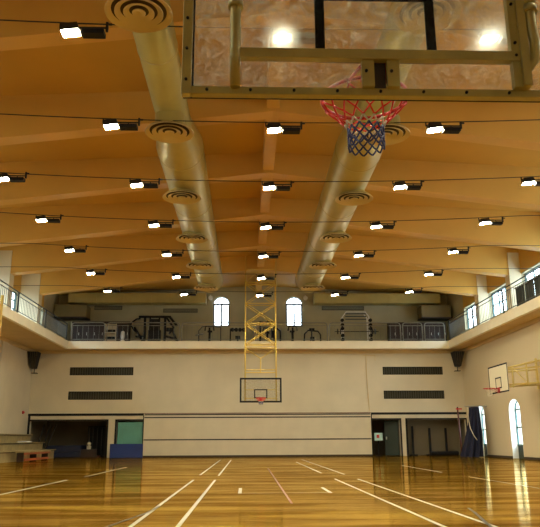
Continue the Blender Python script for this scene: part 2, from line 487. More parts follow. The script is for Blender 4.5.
for i, (x0, x1, y0, y1) in enumerate(((XL, XL + 0.12, YF, YB), (XR - 0.12, XR, YF, YB), (XL + 0.12, XR - 0.12, YB - 0.12, YB))):
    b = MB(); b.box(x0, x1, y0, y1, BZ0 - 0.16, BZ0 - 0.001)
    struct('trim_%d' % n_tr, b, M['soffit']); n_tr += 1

# upper walls with gallery windows
WZ0, WZ1 = 6.55, 7.78
bays = [(a + 0.27, c - 0.27) for a, c in zip(BEAM_Y, BEAM_Y[1:])] + [(BEAM_Y[-1] + 0.27, 36.4)]
XUL, XUR = -10.98, 11.9
b = MB(); wall_with_holes(b, 'X', XUL - 0.25, XUL, YF, YU, BZ1, 10.2, [(a, c, WZ0, WZ1) for a, c in bays]); struct('wall_upper_left', b, M['upper'])
b = MB(); wall_with_holes(b, 'X', XUR, XUR + 0.25, YF, YU, BZ1, 10.2, [(a, c, WZ0, WZ1) for a, c in bays]); struct('wall_upper_right', b, M['upper'])
for x0, x1 in ((XUL, XUL + .03), (XUR - .03, XUR)):
    for (a, c) in bays:
        b = MB(); b.box(x0, x1, a, c, WZ1 + .04, 9.14); struct('wall_upper_band', b, M['ceil'])
BW = [(-2.0, -1.02, 7.28, 9.06), (2.27, 3.27, 7.28, 9.06)]
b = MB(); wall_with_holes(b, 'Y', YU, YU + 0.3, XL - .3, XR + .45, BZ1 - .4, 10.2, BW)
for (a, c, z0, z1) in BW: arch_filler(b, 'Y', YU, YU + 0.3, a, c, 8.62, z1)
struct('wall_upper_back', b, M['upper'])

wn = [0]
def window(axis, pf, ua, ub, z0, z1, nu, nz, mat, arch=None, depth=0.06, e=0.05):
    """frame + glass in a wall opening; pf = plane coordinate"""
    wn[0] += 1
    if axis == 'X': loc = (pf, (ua + ub) / 2, z0)
    else: loc = ((ua + ub) / 2, pf, z0)
    w = tag(bpy.data.objects.new('window_%d' % wn[0], None), kind='structure'); COL.objects.link(w); w.location = loc
    def bb(mb, u0, u1, za, zb, d=depth):
        if axis == 'X': mb.box(pf, pf + d, u0, u1, za, zb)
        else: mb.box(u0, u1, pf, pf + d, za, zb)
    f = MB()
    bb(f, ua, ua + e, z0, z1 if arch is None else arch); bb(f, ub - e, ub, z0, z1 if arch is None else arch); bb(f, ua, ub, z0, z0 + e)
    if arch is None: bb(f, ua, ub, z1 - e, z1)
    else:
        bb(f, ua, ub, arch - e / 2, arch + e / 2)
        cu, r, h = (ua + ub) / 2, (ub - ua) / 2 - 0.025, z1 - arch - 0.02
        pts = [(cu - r * math.cos(PI * i / 12), arch + h * math.sin(PI * i / 12)) for i in range(13)]
        f.tube([((pf + depth / 2, u, z) if axis == 'X' else (u, pf + depth / 2, z)) for u, z in pts], 0.03, 6)
    for i in range(1, nu):
        u = ua + (ub - ua) * i / nu
        bb(f, u - e * .5, u + e * .5, z0, arch or z1)
    for i in range(1, nz):
        z = z0 + ((arch or z1) - z0) * i / nz
        bb(f, ua, ub, z - e * .45, z + e * .45)
    f.build('window_frame', mat, w)
    g = MB()
    d = depth / 2
    if axis == 'X': g.box(pf + d - 0.004, pf + d + 0.004, ua, ub, z0, z1)
    else: g.box(ua, ub, pf + d - 0.004, pf + d + 0.004, z0, z1)
    g.build('pane', M['glass'], w)
    # daylight portal just outside the opening (guides sky sampling, adds no light)
    ld = bpy.data.lights.new('sky_portal', 'AREA'); ld.shape = 'RECTANGLE'; ld.size = ub - ua; ld.size_y = z1 - z0
    ld.cycles.is_portal = True
    lo = bpy.data.objects.new('sky_portal', ld); COL.objects.link(lo)
    s = 0.02 if (axis == 'Y' or pf > 0) else -0.02
    if axis == 'X':
        lo.location = (pf + (0.09 if pf > 0 else -0.03), (ua + ub) / 2, (z0 + z1) / 2)
        lo.rotation_euler = (PI / 2, 0, PI / 2 if pf > 0 else -PI / 2)
    else:
        lo.location = ((ua + ub) / 2, pf + 0.12, (z0 + z1) / 2)
        lo.rotation_euler = (-PI / 2, 0, 0)
        lo.rotation_euler = (PI / 2, 0, PI)
        lo.rotation_euler = (-PI / 2, 0, 0)
    return w
for a, c in bays:
    window('X', XUR + 0.14, a, c, WZ0, WZ1, 4, 2, M['frame'])
    window('X', XUL - 0.2, a, c, WZ0, WZ1, 4, 3, M['frame'])
for (a, c, z0, z1) in BW: window('Y', YU + 0.12, a, c, z0, z1, 2, 1, M['frame_white'], arch=8.62, e=.10)
for (a, c, z0, z1) in GW:
    wo = window('X', XR + 0.26, a, c, 0.55, z1, 1, 2, M['frame'], arch=z1 - 0.45, e=.07)
    b = MB(); b.box(XR - .004, XR + .26, c - .02, c + .001, 0.0, z1 - .45); b.box(XR - .004, XR + .26, a - .001, a + .02, 0.0, z1 - .45)
    cu, r_, h_ = (a + c) / 2, (c - a) / 2, .45
    for i in range(14):
        a0, a1 = PI * i / 14, PI * (i + 1) / 14
        q = [(cu - (r_ - o_) * math.cos(t_), z1 - .45 + (h_ - o_) * math.sin(t_)) for t_ in (a0, a1) for o_ in (0.0, .02)]
        b.hexa([(XR - .004, *q[0]), (XR - .004, *q[2]), (XR - .004, *q[3]), (XR - .004, *q[1])], [(XR + .26, *q[0]), (XR + .26, *q[2]), (XR + .26, *q[3]), (XR + .26, *q[1])])
    tag(b.build('window_reveal', M['reveal'], wo), 'white painted reveal')
    b = MB(); b.box(XR + 0.265, XR + 0.31, a, c, 0, 0.55); struct('wall_window_apron', b, M['darkgreen'])

# ------------------------------------------------------------------ roof: slab, tapered frames, ridge beam, pillars
def slab_z(x): return 9.72 - 0.05 * abs(x - XM)
def soff_z(x): return 9.04 - 0.12 * abs(x - XM)
b = MB()
for x0, x1 in ((XL - 0.3, XM), (XM, XR + 0.45)):
    q = [(x0, YF - .3, slab_z(x0)), (x1, YF - .3, slab_z(x1)), (x1, YU + .3, slab_z(x1)), (x0, YU + .3, slab_z(x0))]
    b.hexa(q, [(x, y, z + 0.25) for x, y, z in q])
struct('ceiling', b, M['ceil'])
for y in BEAM_Y:
    b = MB(); w = 0.22
    xs = [XUL, -10.1, XM, 11.43, XUR]
    zb = [soff_z(-10.1), soff_z(-10.1), soff_z(XM), soff_z(11.43), soff_z(11.43)]
    for i in range(4):
        x0, x1 = xs[i], xs[i + 1]
        b.hexa([(x0, y - w, zb[i]), (x1, y - w, zb[i + 1]), (x1, y + w, zb[i + 1]), (x0, y + w, zb[i])],
               [(x0, y - w, slab_z(x0) + .02), (x1, y - w, slab_z(x1) + .02), (x1, y + w, slab_z(x1) + .02), (x0, y + w, slab_z(x0) + .02)])
    struct('ceiling_beam', b, M['beam'])
    for x0, x1 in ((XUL, -10.1), (11.43, XUR)):
        b = MB(); b.box(x0 - (.05 if x0 > 0 else 0), x1 + (.05 if x0 < 0 else 0), y - .26, y + .26, BZ1, 8.75); struct('pillar', b, M['pillar'])
b = MB()
for y0, y1 in zip([YF] + [y + .22 for y in BEAM_Y], [y - .22 for y in BEAM_Y] + [YU]):
    if y1 > y0: b.box(XM - 0.17, XM + 0.17, y0, y1, 9.12, 9.74)
struct('ridge_beam', b, M['beam'])

# pilasters on the left wall
for y in (24.5, 28.6, 32.8):
    b = MB(); b.box(XL, XL + 0.10, y - 0.45, y + 0.45, 0, BZ0 - 0.16); struct('wall_pilaster', b, M['wall'])

# ------------------------------------------------------------------ ventilation ducts
def main_duct(x, side):
    t = thing('air_duct', (x, 14, 7.6), 'long round metal air duct under the ceiling on the %s of the far hoop' % side, 'air duct')
    z = 8.08
    b = MB()
    prof = [(0.02, YF + .1), (0.38, YF + .1), (0.38, 14.6), (0.395, 14.6), (0.395, 14.7), (0.59, 15.9), (0.59, 31.0), (0.4, 31.3), (0.02, 31.35)]
    b.lathe([(r, y) for r, y in prof], (x, 0, z), 40, 'Y')
    o = b.build('duct_body', M['duct'], t, smooth=False)
    for p in o.data.polygons: p.use_smooth = len(p.vertices) == 4
    o.data.polygons.foreach_set('use_smooth', [len(p.vertices) == 4 for p in o.data.polygons])
    for y in (5.8, 8.6, 11.5, 16.2, 20.0, 24.0, 28.0, 30.9):
        s = MB(); r = 0.385 if y < 14.6 else 0.595
        s.lathe([(r - .02, -0.03), (r + .006, -0.02), (r + .006, 0.02), (r - .02, 0.03)], (x, y, z), 40, 'Y')
        s.build('seam', M['duct'], t, smooth=True)
    for y in (12.5, 21.5, 29.5):
        s = MB(); s.box(x - .02, x + .02, y - .02, y + .02, z + (.37 if y < 14 else .58), slab_z(x)); s.build('hanger', M['duct_dull'], t)
    return t
DUCTS = {}
for x, s in ((-1.72, 'left'), (2.85, 'right')): DUCTS[s] = main_duct(x, s)

def diffuser(x, y, r, duct, z=7.36):
    d = MB(); zt = 8.08 - (0.38 if y < 14.6 else 0.59) + 0.05
    d.lathe([(r * .62, 0.06), (r * .62, zt - z)], (x, y, z), 28)
    d.lathe([(r * .9, 0.05), (r * .9, 0.065)], (x, y, z), 32)
    d = d.build('diffuser', M['duct'], duct)
    back = MB(); back.lathe([(r * .88, 0.035), (r * .88, 0.045)], (x, y, z), 32); back.build('backing', M['diffdark'], d)
    for k, (ra, rb) in enumerate(((0.82, 1.0), (0.55, 0.72), (0.29, 0.46), (0.0, 0.20))):
        c = MB(); n = 36
        a, q = max(ra * r, 0.001), rb * r
        prof = [(a, 0.03), (q, -0.012), (q, 0.006), (a, 0.05)]
        vs, fs = [], []
        for (rr, h) in prof:
            for j in range(n): vs.append((x + rr * math.cos(2 * PI * j / n), y + rr * math.sin(2 * PI * j / n), z + h))
        for i in range(4):
            for j in range(n): fs.append((i * n + j, i * n + (j + 1) % n, ((i + 1) % 4) * n + (j + 1) % n, ((i + 1) % 4) * n + j))
        c.add(vs, fs); c.build('ring', M['diff'], d)
for x, y in ((-1.72, 9.43), (-1.71, 13.73), (-1.82, 17.84), (-1.85, 21.85), (-1.83, 25.49), (-1.83, 29.5)): diffuser(x, y, .53, DUCTS['left'])
for x, y in ((2.83, 9.34), (3.05, 13.74), (2.98, 17.87), (2.96, 21.71), (2.93, 25.42), (2.91, 29.35)): diffuser(x, y, .53, DUCTS['right'])

def wall_duct(x0, x1, side):
    t = thing('square_duct', ((x0 + x1) / 2, 38.8, 8.55), 'olive rectangular duct along the top of the upper back wall, %s half' % side, 'air duct')
    b = MB(); b.box(x0, x1, 38.45, 39.2, 8.5, 9.08); b.build('duct_body', M['duct_dull'], t, bevel=0.02)
    b = MB()
    for x in (x0 + .6, x1 - .6): b.box(x - .02, x + .02, 38.8, 38.84, 9.08, slab_z(x))
    b.build('hanger', M['duct_dull'], t)
    n = int((x1 - x0) / 1.3)
    for i in range(n + 1):
        x = x0 + (x1 - x0) * i / n
        s = MB(); s.box(x - .02, x + .02, 38.43, 39.22, 8.48, 9.1); s.build('seam', M['duct_dull'], t)
wall_duct(-10.2, -2.4, 'left'); wall_duct(3.9, 11.2, 'right')
for x0, x1, s in ((-10.85, -9.05, 'left'), (10.0, 11.7, 'right')):
    t = thing('ventilation_box', ((x0 + x1) / 2, 38.6, 7.58), 'olive ventilation box hung in the upper %s corner of the gallery' % s, 'ventilation box')
    b = MB(); b.box(x0, x1, 38.1, 39.1, 7.60, 8.32); b.build('casing', M['darkduct'], t, bevel=0.03)
    b = MB(); b.box(x0 - .02, x1 + .02, 38.08, 39.1, 7.57, 7.62); b.build('bottom_lip', M['brown'], t)
    b = MB(); b.box(x0 + .3, x1 - .3, 39.1, YU, 7.8, 8.2); b.build('wall_mount', M['darkduct'], t)

# ------------------------------------------------------------------ hanging floodlights on wires
LX0, LDX, LZ0, LSG, LY0, LDY = 0.56, 3.443, 7.222, 0.047, 9.861, 3.418
TILT = math.radians(7)
def make_lamp():
    t = thing('floodlight', (0, 0, 0), '', 'floodlight', 'floodlights hung on wires under the ceiling')
    # lamp head: tilted tray with glass underside
    m = Matrix.Rotation(-TILT, 4, 'Y')
    h = MB()
    h.hexa([m @ Vector(p) for p in ((-.155, -.115, 0), (.155, -.115, 0), (.155, .115, 0), (-.155, .115, 0))],
           [m @ Vector(p) for p in ((-.13, -.10, .13), (.13, -.10, .13), (.13, .10, .13), (-.13, .10, .13))])
    h.build('lamp_head', M['blackm'], t)
    g = MB(); g.box(-.135, .135, -.095, .095, -.014, -.003, m=m); g.build('lamp_glass', M['lampglass'], t)
    k = MB(); k.box(.18, .55, -.09, .09, -.05, .035); k.build('ballast_box', M['black'], t, bevel=0.01)
    y = MB()
    y.box(-.19, .60, -.012, .012, .085, .11)
    y.box(-.19, -.165, -.012, .012, .085, .17); y.box(.56, .60, -.02, .02, .03, .20); y.box(.56, .66, -.012, .012, .15, .18)
    y.box(.35, .37, -.012, .012, .03, .09)
    y.build('bracket', M['blackm'], t)
    return t
row_names = ['first', 'second', 'third', 'fourth', 'fifth', 'sixth', 'seventh']
col_names = {-2: 'outermost left lamp', -1: 'inner left lamp', 0: 'middle lamp', 1: 'inner right lamp', 2: 'outermost right lamp'}
proto = make_lamp()
first = True
for k in range(-2, 7):
    y = LY0 + k * LDY
    for j in range(-2, 3):
        if k == -2 and j == 0: continue
        o = proto if first else copy_tree(proto)
        first = False
        o.location = (LX0 + j * LDX, y, LZ0 + LSG * j * j)
        if k >= 0: o['label'] = 'black floodlight, %s on the %s wire counted from the camera' % (col_names[j], row_names[k])
        else: o['label'] = 'black floodlight, %s on the %s wire above the photo frame' % (col_names[j], 'nearer' if k == -1 else 'rearmost')
    pts = []
    for i in range(41):
        x = XUL + (XUR - XUL) * i / 40
        jj = (x - LX0) / LDX
        pts.append((x, y, LZ0 + min(LSG * jj * jj, 0.27) + 0.181))
    b = MB(); b.tube(pts, 0.011, 6)
    lab = 'thin dark wire across the hall, %s row of floodlights from the camera' % row_names[k] if k >= 0 else 'dark steel wire spanning the hall above the photo frame, %s' % ('nearer row' if k == -1 else 'rearmost row')
    tag(b.build('lamp_wire', M['blackm']), lab, 'wire', 'lamp wires across the hall')

# ------------------------------------------------------------------ basketball hoops
def net_tubes(c, zr, r0, seg):
    """diamond net strands between fractions seg=(f0,f1) of the drop"""
    n = 12
    def rad(f): return r0 * (1 - f / 0.5) + r0 * 0.42 * (f / 0.5) if f < 0.5 else r0 * 0.42
    levels = [0, .17, .32, .44, .56, .68, .79, .90, 1.0]
    b = MB(); drop = 0.28
    for li in range(len(levels) - 1):
        f0, f1 = levels[li], levels[li + 1]
        if not (seg[0] <= (f0 + f1) / 2 < seg[1]): continue
        for i in range(n):
            for s in (-0.5, 0.5):
                a0 = 2 * PI * (i + (0.5 if li % 2 else 0)) / n
                a1 = a0 + s * 2 * PI / n
                r_0, r_1 = rad(f0), rad(f1)
                am = (a0 + a1) / 2; rm = (r_0 + r_1) / 2 * 0.985
                b.tube([(c[0] + r_0 * math.cos(a0), c[1] + r_0 * math.sin(a0), zr - drop * f0),
                        (c[0] + rm * math.cos(am), c[1] + rm * math.sin(am), zr - drop * (f0 + f1) / 2 - .004),
                        (c[0] + r_1 * math.cos(a1), c[1] + r_1 * math.sin(a1), zr - drop * f1)], 0.0052, 5)
    return b

def hanging_hoop(yb, face, label, near):
    """glass board hung from the roof; face=+1: players' side towards +Y"""
    W, H, z0 = 0.97, 1.14, 2.475 if near else 2.55
    if not near: W, H = 0.985, 1.15
    t = thing('basketball_hoop', (XM, yb, z0), label, 'basketball hoop')
    f = face
    def Y(a, c): return (yb + f * a, yb + f * c) if f > 0 else (yb + f * c, yb + f * a)
    zr = z0 + 0.205 if near else z0 + 0.20
    # glass
    g = MB(); y0, y1 = Y(0, .012)
    xr = XM + W - .01
    g.box(XM - W + .01, xr, y0, y1, z0 + .01, z0 + H - .01)
    g.build('backboard_glass', M['board'], t)
    # black border and target square on the players' side
    q = MB(); y0, y1 = Y(.013, .018); e = 0.05 if near else 0.08
    q.box(XM - W, XM - W + e, y0, y1, z0, z0 + H); q.box(XM + W - e, XM + W, y0, y1, z0, z0 + H)
    q.box(XM - W + e, XM + W - e, y0, y1, z0, z0 + e); q.box(XM - W + e, XM + W - e, y0, y1, z0 + H - e, z0 + H)
    q.build('border_tape', M['black'], t)
    q = MB(); sw, sz0, sz1 = 0.31, zr, zr + 0.42
    if near: sz1 = zr + 0.41
    q.box(XM - sw, XM - sw + .05, y0, y1, sz0, sz1); q.box(XM + sw - .05, XM + sw, y0, y1, sz0, sz1)
    q.box(XM - sw + .05, XM + sw - .05, y0, y1, sz0, sz0 + .05); q.box(XM - sw + .05, XM + sw - .05, y0, y1, sz1 - .05, sz1)
    q.build('target_square', M['black'], t)
    fm = M['olive'] if near else M['yellow']
    if near:
        fr = MB(); y0, y1 = Y(-.045, .0)
        fr.box(XM - W - .005, XM - W + .042, y0, y1, z0 - .005, z0 + H); fr.box(XM + W - .042, XM + W + .005, y0, y1, z0 - .005, z0 + H)
        fr.box(XM - W + .042, XM + W - .042, y0, y1, z0 - .005, z0 + .036); fr.box(XM - W + .042, XM + W - .042, y0, y1, z0 + H - .04, z0 + H)
        fo = fr.build('board_frame', fm, t, bevel=0.004)
        for i in range(9):
            x = XM - W + .12 + i * (2 * W - .24) / 8
            bo = MB(); bo.lathe([(.0075, 0), (.0075, -.008), (.004, -.011)], (x, y0, z0 + .016), 10, 'Y'); bo.build('bolt', M['black'], fo)
        for x in (XM - W + .018, XM + W - .018):
            for z in (.07, .24, .41, .60, .8, 1.0):
                bo = MB(); bo.lathe([(.0075, 0), (.0075, -.008), (.004, -.011)], (x, y0, z0 + z), 10, 'Y'); bo.build('bolt', M['black'], fo)
    # rim and its bracket
    rr = 0.235
    cy = yb + f * (0.15 + rr)
    rz = zr - (.03 if near else 0)
    rb = MB(); rb.tube([(XM + rr * math.cos(2 * PI * i / 40), cy + rr * math.sin(2 * PI * i / 40), zr) for i in range(40)], 0.011, 8, closed=True)
    for sx in (-.07, .07):
        rb.tube([(XM + sx, yb + f * .02, zr - .0), (XM + sx * 1.6, yb + f * (.15 + .02), zr)], 0.009, 6)
    y0, y1 = Y(.02, .17); rb.box(XM - .06, XM + .06, y0, y1, zr - .02, zr + .006)
    y0, y1 = Y(.012, .03); rb.box(XM - .07, XM + .07, y0, y1, zr - .11, zr + .05)
    for i in range(12):
        a = 2 * PI * i / 12
        rb.tube([(XM + rr * math.cos(a) + .012 * math.sin(a), cy + rr * math.sin(a) - .012 * math.cos(a), zr - .006), (XM + rr * math.cos(a), cy + rr * math.sin(a), zr - .026),
                 (XM + rr * math.cos(a) - .012 * math.sin(a), cy + rr * math.sin(a) + .012 * math.cos(a), zr - .006)], 0.003, 5)
    ro = rb.build('rim', M['red'], t, smooth=True)
    for nm, seg, mt in (('red upper net cords', (0, .44), 'netred'), ('pale middle net cords', (.44, .56), 'netwhite'), ('blue lower net cords', (.56, 1.01), 'netblue')):
        tag(net_tubes((XM, cy), zr - .02, rr, seg).build('net', M[mt], ro, smooth=True), nm)
    # back-side mounting: rails, plates
    rl = MB()
    if near:
        y0, y1 = Y(-.09, -.045)
        rl.box(XM - .74, XM + .74, y0, y1, zr - .034, zr + .018)
    else:
        y0, y1 = Y(-.09, -.03)
        rl.box(XM - .72, XM + .72, y0, y1, zr - .02, zr + .02); rl.box(XM - .72, XM + .72, y0, y1, zr - .13 - .02, zr - .13 + .02 )
        rl.box(XM - .72, XM + .72, y0, y1, z0 + .58, z0 + .61)
    rl.build('cross_rail', fm, t, bevel=0.003)
    if near:
        for sx in (-.062, .062):
            pm = MB(); y0, y1 = Y(-.075, -.046)
            pm.box(XM + sx - .03 + .0, XM + sx + .03, y0, y1, z0 + .03, zr - .034)
            po = pm.build('mount_plate', fm, t)
            bo = MB(); bo.lathe([(.008, 0), (.008, -.008), (.004, -.012)], (XM + sx - .01, y0, z0 + .11), 10, 'Y'); bo.build('bolt', M['black'], po)
        mb_ = MB(); y0, y1 = Y(-.04, -.002); mb_.box(XM - .03, XM + .03, y0, y1, z0 + .04, zr - .03); mb_.build('rim_block', M['brown'], t)
    # legs up to the roof, braced as a lattice mast
    ztop = slab_z(XM) if near else slab_z(XM)
    lx = .712 if near else .735
    r = 0.026 if near else 0.031
    bk = -.62
    for sx in (-1, 1):
        yl = yb - f * .07
        if near: 
            pts = [(XM + sx * lx, yl - .02, ztop), (XM + sx * lx, yl - .02, z0 + .25), (XM + sx * lx, yl + .0, z0 + .12 if sx > 0 else z0 + .02)]
            if sx > 0: pts = [(XM + .765, yl - .02, ztop), (XM + .765, yl - .02, z0 + .36), (XM + .775, yl - .02, z0 + .27), (XM + .775, yl, z0 + .19), (XM + .745, yl + .01, z0 + .15), (XM + .70, yl + .01, z0 + .14)]
        else:
            pts = [(XM + sx * lx, yl, ztop), (XM + sx * lx, yl, z0 + .03)]
        l = MB(); l.tube(pts, r, 12)
        if near:
            xx = XM + (-lx if sx < 0 else .765)
            l.tube([(xx, yl - .02, ztop), (xx, yl - .02, z0 + .47)], r * 1.25, 12)
            l.tube([(xx, yl - .02, z0 + .44), (xx, yl - .02, z0 + .475)], r * 1.5, 14)
        l.build('mast_leg', fm, t, smooth=True)
        l = MB(); l.tube([(XM + sx * lx, yb + f * bk, ztop), (XM + sx * lx, yb + f * bk, 5.2 if not near else 4.6)], r * .9, 10)
        l.build('mast_leg', fm, t, smooth=True)
    if near:
        ab = MB(); y0, y1 = Y(-.085, -.047)
        # bolted angle bar beside the right leg
        ab.box(XM + .655, XM + .695, y0, y1, z0 + .03, z0 + H); ab.box(XM + .695, XM + .735, y0 - .02, y1, z0 + .03, z0 + H)
        ao = ab.build('angle_bar', fm, t)
        for z in (.20, .27, .49, .75):
            bo = MB(); bo.lathe([(.008, 0), (.008, -.008), (.004, -.011)], (XM + .675, y0, z0 + z), 10, 'Y'); bo.build('bolt', M['black'], ao)
    levels = [9.0, 8.35, 7.30, 6.32, 5.30] if not near else [9.2, 8.2, 7.2, 6.2, 5.2, 4.6]
    for li, z in enumerate(levels):
        cb = MB()
        for yy in (yb - f * .07, yb + f * bk): cb.tube([(XM - lx, yy, z), (XM + lx, yy, z)], r * .7, 8)
        for sx in (-1, 1): cb.tube([(XM + sx * lx, yb - f * .07, z), (XM + sx * lx, yb + f * bk, z)], r * .7, 8)
        cb.build('mast_rung', fm, t)
        if li and (near or li > 1):
            zb_ = z; zt_ = levels[li - 1]
            xb = MB()
            for yy in (yb - f * .07, yb + f * bk):
                xb.tube([(XM - lx, yy, zb_), (XM + lx, yy, zt_)], r * .6, 8); xb.tube([(XM - lx, yy, zt_), (XM + lx, yy, zb_)], r * .6, 8)
            xb.build('cross_brace', fm, t)
        elif li:
            xb = MB(); yy = yb - f * .07
            xb.tube([(XM - lx, yy, z), (XM, yy, levels[0])], r * .35, 6); xb.tube([(XM + lx, yy, z), (XM, yy, levels[0])], r * .35, 6)
            xb.build('cross_brace', fm, t)
    if not near:
        yy = yb - f * .07
        for zz in (5.12, 4.08, 3.95):
            cb = MB(); cb.tube([(XM - lx, yy, zz), (XM + lx, yy, zz)], r * .7, 8); cb.build('mast_rung', fm, t)
        cb = MB(); cb.tube([(XM - lx, yy, 5.1), (XM, yy, 4.62)], r * .6, 8); cb.tube([(XM + lx, yy, 5.1), (XM, yy, 4.62)], r * .6, 8)
        cb.tube([(XM, yy, 4.65), (XM, yy, 3.95)], r * .7, 8); cb.build('center_strut', fm, t)
    return t
hanging_hoop(3.04, 1, 'near basketball hoop seen from behind, scratched glass board and red, white and blue net', True)
hanging_hoop(32.46, -1, 'far basketball hoop with black-edged board hanging on a yellow lattice mast from the ceiling', False)

# side wall hoop
def side_hoop():
    X0, ya, yc, z0, H = 9.9, 25.74, 27.82, 2.59, 1.09
    t = thing('basketball_hoop', (X0, (ya + yc) / 2, z0), 'white wall-mounted basketball hoop on yellow steel arms fixed to the right wall', 'basketball hoop')
    b = MB(); b.box(X0, X0 + .02, ya, yc, z0, z0 + H); b.build('backboard', new_mat('painted_board', (0.66, 0.58, 0.42), 0.5), t)
    b = MB(); e = .055; x0, x1 = X0 - .006, X0 - .001
    b.box(x0, x1, ya, ya + e, z0, z0 + H); b.box(x0, x1, yc - e, yc, z0, z0 + H); b.box(x0, x1, ya + e, yc - e, z0, z0 + e); b.box(x0, x1, ya + e, yc - e, z0 + H - e, z0 + H)
    b.build('border_tape', M['black'], t)
    ym = (ya + yc) / 2; zr = z0 + .17
    b = MB(); b.box(x0, x1, ym - .31, ym - .26, zr, zr + .44); b.box(x0, x1, ym + .26, ym + .31, zr, zr + .44); b.box(x0, x1, ym - .26, ym + .26, zr, zr + .05); b.box(x0, x1, ym - .26, ym + .26, zr + .39, zr + .44)
    b.build('target_square', M['black'], t)
    rr = .235; cx = X0 - .15 - rr
    b = MB(); b.tube([(cx + rr * math.cos(2 * PI * i / 36), ym + rr * math.sin(2 * PI * i / 36), zr) for i in range(36)], .013, 8, closed=True)
    b.box(X0 - .19, X0 - .01, ym - .06, ym + .06, zr - .03, zr + .005); b.box(X0 - .03, X0 - .007, ym - .1, ym + .1, zr - .16, zr + .04)
    b.tube([(X0 - .02, ym - .08, zr - .14), (X0 - .3, ym - .17, zr - .01)], .01, 6); b.tube([(X0 - .02, ym + .08, zr - .14), (X0 - .3, ym + .17, zr - .01)], .01, 6)
    ro = b.build('rim', M['red'], t, smooth=True)
    net_tubes((cx, ym), zr - .02, rr, (0, 1.01)).build('net', M['netwhite'], ro, smooth=True)
    for y in (26.25, 27.7):
        for (za, zb) in ((3.48, 3.92), (2.86, 2.98), (3.44, 3.60)):
            a = MB(); a.tube([(X0 + .02, y, za), (XR - .03, y, zb)], .032, 10); a.build('arm', M['yellow_pale'], t, smooth=True)
        a = MB(); a.tube([(X0 + .95, y, 2.86), (X0 + .95, y, 3.72)], .034, 10); a.build('upright', M['yellow_pale'], t, smooth=True)
        a = MB(); a.tube([(X0 + .06, y, 2.70), (X0 + .06, y, 3.60)], .034, 10); a.build('upright', M['yellow_pale'], t, smooth=True)
        a = MB(); a.box(XR - .07, XR - .002, y - .05, y + .05, 2.8, 4.05); a.build('wall_post', M['yellow_pale'], t)
    for (x, z) in ((X0 + .06, 3.48), (X0 + .06, 2.86), (X0 + .95, 3.70), (X0 + .95, 2.90), (XR - .10, 3.90), (XR - .10, 2.98)):
        a = MB(); a.tube([(x, 26.25, z), (x, 27.7, z)], .028, 10); a.build('crossbar', M['yellow_pale'], t, smooth=True)
    a = MB(); a.tube([(X0 + .95, 26.25, 2.9), (X0 + .95, 27.7, 3.70)], .022, 8); a.build('diagonal_brace', M['yellow_pale'], t)
side_hoop()
# yellow pipe at the left gallery edge
b = MB(); b.tube([(BXL + .08, 26.02, 6.3), (BXL + .08, 26.02, 4.6)], .06, 12)
b.box(BXL - .0, BXL + .1, 25.9, 26.14, 5.72, 5.8)
tag(b.build('yellow_pipe', M['yellow'], smooth=False), 'short yellow steel pipe fixed to the left gallery edge at the frame border', 'pipe')

# ------------------------------------------------------------------ gallery railings
def rail_panel(axis, p, u0, u1, mat, label, grp, h=1.02, rounded=True, step=.26, topr=.028):
    loc = ((u0 + u1) / 2, p, BZ1) if axis == 'Y' else (p, (u0 + u1) / 2, BZ1)
    t = thing('balcony_railing', loc, label, 'railing', grp)
    def P(u, z): return (u, p, z) if axis == 'Y' else (p, u, z)
    zt = BZ1 + h; c = .14
    b = MB()
    if rounded:
        pts = [P(u0, BZ1), P(u0, zt - c), P(u0 + c * .3, zt - c * .3), P(u0 + c, zt), P(u1 - c, zt), P(u1 - c * .3, zt - c * .3), P(u1, zt - c), P(u1, BZ1)]
    else:
        pts = [P(u0, BZ1), P(u0, zt), P(u1, zt), P(u1, BZ1)]
    b.tube(pts, topr, 8); b.build('frame_rail', mat, t, smooth=True)
    b = MB(); b.tube([P(u0, BZ1 + .12), P(u1, BZ1 + .12)], .016, 6); b.tube([P(u0, zt - .16), P(u1, zt - .16)], .016, 6); b.build('inner_rail', mat, t)
    b = MB(); n = max(2, int((u1 - u0) / step))
    for i in range(1, n):
        u = u0 + (u1 - u0) * i / n
        b.tube([P(u, BZ1 + .12), P(u, zt - .16)], .006 if axis == 'Y' else .010, 6)
    tag(b.build('balusters', mat, t), kind='stuff')
spans = [(-9.4, -7.65), (-7.52, -3.65), (-3.52, .35), (.48, 4.35), (4.48, 8.35), (8.48, 9.55), (9.68, 10.78)]
nm = ['leftmost corner panel', 'second panel from the left', 'panel left of the lattice mast', 'panel right of the lattice mast', 'panel below the weight rack', 'narrow panel before the right corner', 'rightmost corner panel']
for (a, c), n_ in zip(spans, nm):
    rail_panel('Y', BYB + .09, a, c, M['rail'], 'pale grey tube railing on the back gallery edge, %s' % n_, 'back gallery railings')
for i in range(9):
    a = 36.4 - (i + 1) * 4.0; c = a + 3.9
    w = 'panel %s from the far corner' % ['first', 'second', 'third', 'fourth', 'fifth', 'sixth', 'seventh', 'eighth', 'ninth'][i]
    if a < 0: continue
    rail_panel('X', BXL - .08, a, c, M['raildark'], 'dark railing along the left gallery, %s' % w, 'left gallery railings', h=.92, rounded=False, step=.2)
    rail_panel('X', BXR + .08, a, c, M['raildark'], 'dark railing along the right gallery, %s' % w, 'right gallery railings', h=1.08, rounded=False, step=.2)

